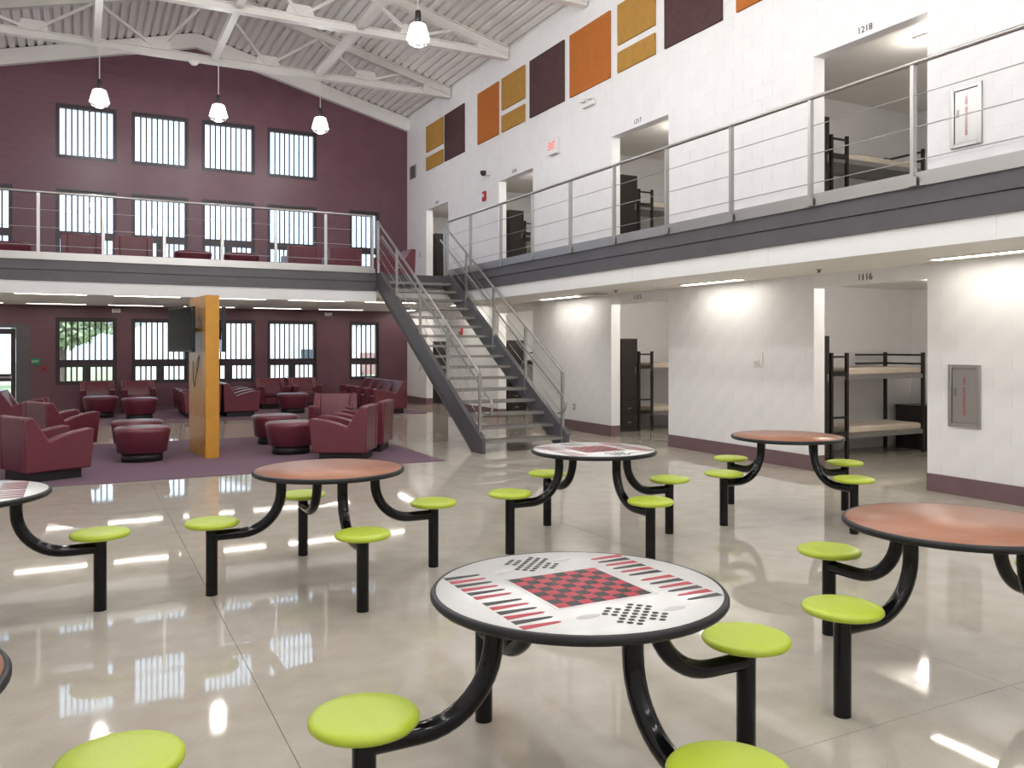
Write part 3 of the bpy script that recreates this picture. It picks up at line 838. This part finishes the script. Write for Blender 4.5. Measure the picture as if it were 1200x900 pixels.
chairs = [
 (-.40,12.20,Z1,26,'maroon vinyl lounge chair seen from behind at the left front of the carpet'),
 (-.28,15.25,Z1,27,'maroon vinyl lounge chair behind the one at the left front of the carpet'),
 (-1.05,19.6,0,-5,'maroon lounge chair in profile beside the glazed exit door'),
 (.37,23.25,Z1,-90,'maroon lounge chair under the window beside the green exit sign, left one'),
 (1.30,23.25,Z1,-90,'maroon lounge chair under the windows, second from the exit sign'),
 (3.40,21.00,Z1,0,'maroon lounge chair right of the mustard wall, side toward the camera'),
 (3.40,21.80,Z1,0,'middle maroon lounge chair in the row right of the mustard wall'),
 (3.40,22.60,Z1,0,'rear maroon lounge chair in the row right of the mustard wall'),
 (2.52,21.00,Z1,180,'front maroon lounge chair in the row left of the mustard wall'),
 (2.52,21.80,Z1,180,'middle maroon lounge chair in the row left of the mustard wall'),
 (2.52,22.60,Z1,180,'rear maroon lounge chair in the row left of the mustard wall'),
 (4.62,23.25,Z1,-90,'maroon lounge chair under the fourth window, left one'),
 (5.50,23.25,Z1,-90,'maroon lounge chair under the fourth window, right one'),
 (3.50,12.25,Z1,150,'maroon lounge chair with its back to the stair at the right front of the carpet'),
 (4.08,13.20,Z1,150,'maroon lounge chair behind the right front one, nearest the stair'),
 (4.10,15.10,Z1,-112,'maroon lounge chair facing the camera at the right rear of the carpet'),
 (6.85,20.25,Z1,180,'nearest maroon lounge chair in the row before the narrow window'),
 (6.85,21.05,Z1,180,'second maroon lounge chair in the row before the narrow window'),
 (6.85,21.85,Z1,180,'third maroon lounge chair in the row before the narrow window'),
 (6.85,22.65,Z1,180,'farthest maroon lounge chair in the row before the narrow window'),
 (.02,20.0,Z2,90,'maroon chair back on the mezzanine in front of the leftmost whole window'),
 (1.00,20.0,Z2,90,'maroon chair back on the mezzanine between the first and second windows'),
 (4.65,20.0,Z2,90,'maroon chair back on the mezzanine in front of the fourth window'),
 (5.62,20.0,Z2,90,'maroon chair back on the mezzanine beside the narrow window'),
 (6.75,19.4,Z2,180,'maroon chair on the mezzanine just behind the stair head'),
]
for i, (x,y,z,a,l) in enumerate(chairs):
    t = ch0 if i == 0 else copy_tree(ch0)
    t.location = (x,y,z); t.rotation_euler = (0,0,math.radians(a)); tag(t, l, 'armchair', 'maroon lounge chairs')
otts = [(.80,13.40,Z1,'maroon ottoman just left of the mustard wall, the nearer of two'),
        (.80,14.60,Z1,'maroon ottoman partly hidden behind the one left of the mustard wall'),
        (.42,22.1,Z1,'maroon ottoman before the chair beside the exit sign window'),
        (1.20,21.05,Z1,'maroon ottoman before the second chair under the windows'),
        (2.93,13.28,Z1,'maroon ottoman right of the mustard wall, the nearer of two'),
        (2.98,14.75,Z1,'maroon ottoman partly hidden behind the one right of the mustard wall'),
        (4.75,21.35,Z1,'maroon ottoman before the chairs under the fourth window'),
        (2.15,19.2,Z2,'maroon ottoman on the mezzanine below the second window'),
        (3.15,19.2,Z2,'maroon ottoman on the mezzanine below the third window'),
        (-1.25,19.2,Z2,'maroon ottoman on the mezzanine at the left edge')]
for i, (x,y,z,l) in enumerate(otts):
    t = ot0 if i == 0 else copy_tree(ot0)
    t.location = (x,y,z); tag(t, l, 'ottoman', 'maroon ottomans')

# ------------------------------------------------------------------ mustard wing wall with televisions
PX0, PX1, PY0, PY1 = 1.65, 1.845, 13.15, 14.40
WROT = math.radians(4.5)      # the wall stands a few degrees off the room's axis
mb = MB(); mb.box(.008, PX1-PX0-.008, .008, PY1-PY0-.008, 0, 2.44)
pw = tag(mb.build('wing_wall', 'mustard_paint'), 'free-standing mustard painted block wall carrying two televisions', 'wall')
pw.location = (PX0, PY0, 0); pw.rotation_euler = (0, 0, WROT)
full = {}; WT = PX1-PX0; WLN = PY1-PY0
for k in range(12):
    zc = (k+.5)*CH
    cuts = [0, .4064, .8128, WLN] if k % 2 == 0 else [0, .2032, .6096, 1.016, WLN]
    for a,b in zip(cuts, cuts[1:]):
        key = round(b-a, 3)
        if key not in full:
            hb = (b-a-.010)/2; m_ = MB(); m_.box(-WT/2, WT/2, -hb, hb, -.0960, .0960); full[key] = m_.mesh('block', 'mustard_paint')
        inst('block', full[key], pw, (WT/2, (a+b)/2, zc))
def tv(px, py, a, side, label):
    t = thing('television', label, 'television', (px, py, 1.935), math.radians(a))   # screen faces local -Y... width along X
    m_ = MB(); m_.box(-.56,.56,-.025,.03,-.345,.345); m_.build('casing', 'tv_black', t, .008)
    m_ = MB(); m_.box(-.535,.535,-.0275,-.0245,-.318,.322); m_.build('screen', 'tv_screen', t)
    m_ = MB(); m_.box(-.15,.15,.03,.055,-.15,.15); m_.bar((0,.05,0),(.10,.15,0),.05,.06); m_.bar((.10,.15,0),(.0,.19,0),.05,.06); m_.build('wall_bracket', 'tv_black', t)
    return t
tv(1.385,13.90,-78,-1,'flat television on the left face of the mustard wall, screen catching the windows')
tv(1.995,13.90,84,1,'flat television on the right face of the mustard wall, seen edge-on')
mb = MB()
pts = [(PX0-.012,13.55,1.55),(PX0-.02,13.55,1.40),(PX0-.05,13.62,1.20),(PX0-.03,13.80,1.05),(PX0-.02,13.95,1.15),(PX0-.012,14.02,1.45)]
pts = [(x-.079*(y-13.15), y, z) for x, y, z in pts]; mb.tube(pts, .006, 6); mb.tube([(x-.079*(y-13.15), y, z) for x, y, z in [(PX0-.012,13.60,1.52),(PX0-.04,13.62,1.35),(PX0-.02,13.63,1.28)]], .005, 6)
tag(mb.build('television_cable', 'tv_black'), 'black cable looping below the left television', 'cable')

# ------------------------------------------------------------------ wall fittings
def cabinet_ext(y0, y1, z0, z1, label):
    t = thing('extinguisher_cabinet', label, 'cabinet', (XR, (y0+y1)/2, z0), 0, 'fire extinguisher cabinets')
    hw = (y0-y1)/2; h = z1-z0
    m_ = MB()
    for r in rect_minus(-hw,hw,0,h,[(-hw+.045,hw-.045,.045,h-.045)]): m_.box(-.028,.002,r[0],r[1],r[2],r[3])
    m_.build('frame', 'stainless', t, .004)
    m_ = MB(); m_.box(-.014,.002,-hw+.048,hw-.048,.048,h-.048); d = m_.build('door', 'stainless', t, .003)
    m_ = MB(); m_.box(-.022,-.012,hw-.095,hw-.07,h*.5,h*.62); m_.build('pull_handle', 'grey_metal', d)
    m_ = MB(); m_.box(-.0155,-.0135,-.028,.004,.12,h-.10); m_.build('label_strip', 'sign_white', d) if False else None
    for word, dz in (('FIRE', .168), ('EXTINGUISHER', -.062)):
        o = bpy.data.objects.new('lettering', text_mesh(word, .046, 'label_red', .0008)); C.objects.link(o); o.parent = d
        o.rotation_euler = (PI/2, PI/2, -PI/2); o.location = (-.0155, -.0, h/2+dz)
cabinet_ext(6.21,5.83,.77,1.47,'stainless fire extinguisher cabinet in the lower white wall right of doorway 1116')
cabinet_ext(6.18,5.81,3.90,4.58,'stainless fire extinguisher cabinet in the upper wall behind the railing')
# upper exit sign
t = thing('exit_sign', 'white exit sign with red letters on the upper white wall', 'sign', (XR, 15.10, 5.66))
m_ = MB(); m_.box(-.09,-.005,-.17,.17,0,.33); m_.build('housing', 'sign_white', t, .01)
o = bpy.data.objects.new('lettering', text_mesh('EXIT', .19, 'sign_red', .002)); C.objects.link(o); o.parent = t; o.rotation_euler = (PI/2,0,-PI/2); o.location = (-.093,0,.165); o.scale = (.72,1.2,1)
# green exit sign
t = thing('exit_sign', 'small green exit sign on the plum wall beside the glazed door', 'sign', (-1.0, YF, 1.23))
m_ = MB(); m_.box(-.10,.10,-.015,-.002,0,.15); m_.build('plate', 'sign_green', t)
o = bpy.data.objects.new('lettering', text_mesh('EXIT', .075, 'sign_white', .001)); C.objects.link(o); o.parent = t; o.rotation_euler = (PI/2,0,0); o.location = (0,-.0165,.075)
# alarm strobes and pull stations
def alarm(loc, rz, label, s=1.0):
    t = thing('fire_alarm', label, 'alarm', loc, rz)       # face local -Y
    m_ = MB(); m_.box(-.06*s,.06*s,-.05,-.002,-.09*s,.09*s); m_.build('housing', 'alarm_red', t, .008)
    m_ = MB(); m_.box(-.03*s,.03*s,-.065,-.05,-.02*s,.04*s); m_.build('lens', 'sign_white', t)
alarm((XR,18.51,5.34), -PI/2, 'red fire alarm strobe on the upper white wall left of the doorways', 1.3)
alarm((XR,19.92,2.09), -PI/2, 'red fire alarm strobe seen between the stair treads', 1.3)
t = thing('pull_station', 'dark red pull station under the green exit sign', 'alarm', (-.82, YF, 1.12))
m_ = MB(); m_.box(-.05,.05,-.04,-.002,-.06,.06); m_.build('housing', 'alarm_red', t, .006); m_ = MB(); m_.box(-.03,.03,-.052,-.04,-.01,.015); m_.build('pull_bar', 'plinth', t)
# cameras
def camera_dome(loc, label, down=False):
    t = thing('security_camera', label, 'camera', loc)
    m_ = MB(); m_.box(-.10,-.002,-.07,.07,-.06,.06); m_.build('mount', 'sign_white', t, .012)
    m_ = MB(); m_.lathe([(0,-.075),(.05,-.06),(.075,-.02),(.08,.03),(.06,.05),(0,.055)], 16, (-.14,0.02,0)); m_.build('dome', 'dark_metal', t)
camera_dome((XR,18.29,5.86),'dark dome camera on a white mount high on the white wall')
camera_dome((XR,19.07,2.50),'dark dome camera under the walkway beside the stair')
# wall box high up, grille in ceiling, thermostat, outlets
t = thing('wall_vent', 'small grey louvre vent high on the white wall by the plum corner', 'vent', (XR, 23.45, 6.84))
m_ = MB(); m_.box(-.03,-.002,-.23,.23,-.19,.19); m_.build('frame', 'grey_metal', t)
for k in range(6): m_ = MB(); m_.box(-.04,-.028,-.20,.20,-.16+k*.055,-.135+k*.055); m_.build('slat', 'charcoal_steel', t)
t = thing('ceiling_vent', 'grey grille in the walkway soffit beside room number 1115', 'vent', (8.15, 12.62, 2.64))
m_ = MB(); m_.box(-.16,.16,-.26,.26,-.03,-.002); m_.build('frame', 'sign_white', t)
for k in range(6): m_ = MB(); m_.box(-.14+k*.05,-.115+k*.05,-.23,.23,-.038,-.028); m_.build('slat', 'grey_metal', t)
t = thing('soap_dispenser', 'small clear white dispenser on the white wall between doorways 1116 and 1115', 'dispenser', (XR, 9.22, 1.38))
m_ = MB(); m_.box(-.02,-.001,-.085,.085,-.0,.22); m_.build('back_plate', 'sign_white', t, .004); m_ = MB(); m_.lathe([(0,.03),(.035,.04),(.04,.10),(.03,.12),(0,.125)], 14, (-.045,0,0)); m_.build('nozzle', 'sign_white', t)
for (loc, l) in (((XR,14.35,.47),'small outlet plate on the white wall by the stair foot'),((XR,22.9,1.05),'small dark outlet on the white wall in the far corner'),((XR,22.9,4.35),'small dark switch on the upper wall in the far corner')):
    t = thing('outlet', l, 'outlet', loc); m_ = MB(); m_.box(-.010,-.001,-.04,.04,-.06,.06); m_.build('plate', 'grey_metal', t, .003)
    m_ = MB(); m_.box(-.014,-.009,-.018,.018,-.035,.035); m_.build('socket', 'sign_white', t)
for (x,y,l) in ((8.25,7.62,'tiny dark sprinkler head in the soffit above the nearest doorway'),(8.2,12.05,'tiny dark sprinkler head in the soffit above the middle doorway')):
    t = thing('sprinkler', l, 'sprinkler', (x,y,2.64)); m_ = MB(); m_.lathe([(.0,-.035),(.03,-.035),(.03,-.03),(.012,-.028),(.012,-.006),(.04,-.004),(.04,0)], 12); m_.build('head', 'dark_metal', t)
t = thing('smoke_detector', 'round white detector under the truss nearest the plum wall', 'detector', (2.33, 20.63, 8.27))
m_ = MB(); m_.lathe([(0,-.09),(.06,-.085),(.085,-.06),(.09,-.03),(.12,-.028),(.12,0)], 18); m_.build('body', 'sign_white', t)
for (x,l) in ((.82,'small white speaker box on the plum wall between the first two ground floor windows'),(6.35,'small speaker box on the plum wall near the narrow window')):
    t = thing('wall_speaker', l, 'speaker', (x, YF, 2.60)); m_ = MB(); m_.box(-.10,.10,-.09,-.002,-.05,.05); m_.build('housing', 'sign_white', t, .01); m_ = MB(); m_.box(-.08,.08,-.094,-.088,-.035,.035); m_.build('grille', 'grey_metal', t)
# emergency light on the upper wall
t = thing('emergency_light', 'white emergency light with two heads between the panels and the exit sign', 'light', (XR, 13.75, 6.35))
m_ = MB(); m_.box(-.08,-.002,-.20,.20,-.04,.04); m_.build('housing', 'sign_white', t, .01)
for s in (-1,1): m_ = MB(); m_.lathe([(0,-.03),(.05,-.03),(.06,.03),(0,.04)], 14, (-.10,s*.13,.09)); m_.build('lamp_head', 'sign_white', t)

# ------------------------------------------------------------------ garden and buildings beyond the windows
mb = MB(); mb.box(-60,70,YF+.31,110,-.30,-.10); struct(mb.build('ground_outside', 'grass'), 'lawn outside the windows')
mb = MB(); mb.box(-60,70,30,37,-.10,-.08); struct(mb.build('path_outside', 'asphalt'), 'pale paved drive outside the windows')
def far_building(x0, x1, y0, y1, eave, ridge, label, brick=0):
    t = thing('building', label, 'building', (x0, y0, -.1))
    w, d = x1-x0, y1-y0
    m_ = MB(); m_.prism([(0,brick),(w,brick),(w,eave),(w/2,ridge),(0,eave)], 'y', 0, d); m_.build('wall', 'stucco', t)
    if brick: m_ = MB(); m_.box(-.02,w+.02,-.05,d+.05,0,brick); m_.build('brick_base', 'brick_far', t)
    m_ = MB()
    for s in (-1,1):
        e = .5; sl = (ridge-eave)/(w/2)
        a = (w/2, ridge+.05); b = (w/2+s*(w/2+e), eave-sl*e+.05)
        m_.prism([a, b, (b[0],b[1]+.25), (a[0],a[1]+.25)] , 'y', -.6, d+.6)
    m_.build('roof', 'shingle', t)
    n = int(w/6)
    for k in range(n):
        m_ = MB(); xx = (k+.5)*w/n; m_.box(xx-.4,xx+.4,-.04,.0,1.0,1.7); f = m_.build('window', 'sign_white', t); m_ = MB(); m_.box(xx-.34,xx+.34,-.06,-.03,1.06,1.64); m_.build('pane', 'dark_glass', f)
far_building(2.0,14.0,46,60,3.2,5.6,'pale gabled building seen through the ground floor windows')
far_building(15.5,34.0,52,64,3.6,4.6,'long pale building with a brick base seen through the right windows',1.4)
def tree(x, y, h, r, label, seed):
    rnd = random.Random(seed)
    t = thing('tree', label, 'tree', (x,y,-.1), 0, 'trees outside the windows')
    MB().tube([(0,0,0),(.1,.0,h*.3),(-.05,.1,h*.62)], [.26,.2,.1], 8).build('trunk', 'bark', t)
    m_ = MB()
    for k in range(1500):
        u = Vector((rnd.gauss(0,1), rnd.gauss(0,1), rnd.gauss(0,1))).normalized()*r*(rnd.random()**.4)
        c = Vector((u.x, u.y, h*.62+u.z*.75)); s = .16+.16*rnd.random()
        a = Vector((rnd.gauss(0,1), rnd.gauss(0,1), rnd.gauss(0,1))).normalized(); b = a.cross(Vector((rnd.gauss(0,1), rnd.gauss(0,1), rnd.gauss(0,1)))).normalized()
        m_.add([c-a*s, c+b*s*.6, c+a*s, c-b*s*.6], [(0,1,2,3)])
    m_.build('foliage', 'leaf', t)['kind'] = 'stuff'
for i, (x,y,h,r,l) in enumerate(((-5.2,40,4.6,1.7,'leafy tree seen through the exit door glass'),(-.9,44,5.2,2.1,'leafy tree seen through the window beside the exit sign'),(3.5,66,6.8,2.6,'tall tree behind the left end of the gabled building'),
                     (9.5,68,7.5,2.7,'tall tree behind the gabled building'),(16,70,7.5,2.8,'tall tree behind the gap between the buildings'),(23,72,7.6,2.9,'tall tree behind the long building'),(30.5,70,7.2,3,'rightmost tree behind the long building'))):
    tree(x,y,h,r,l,i)
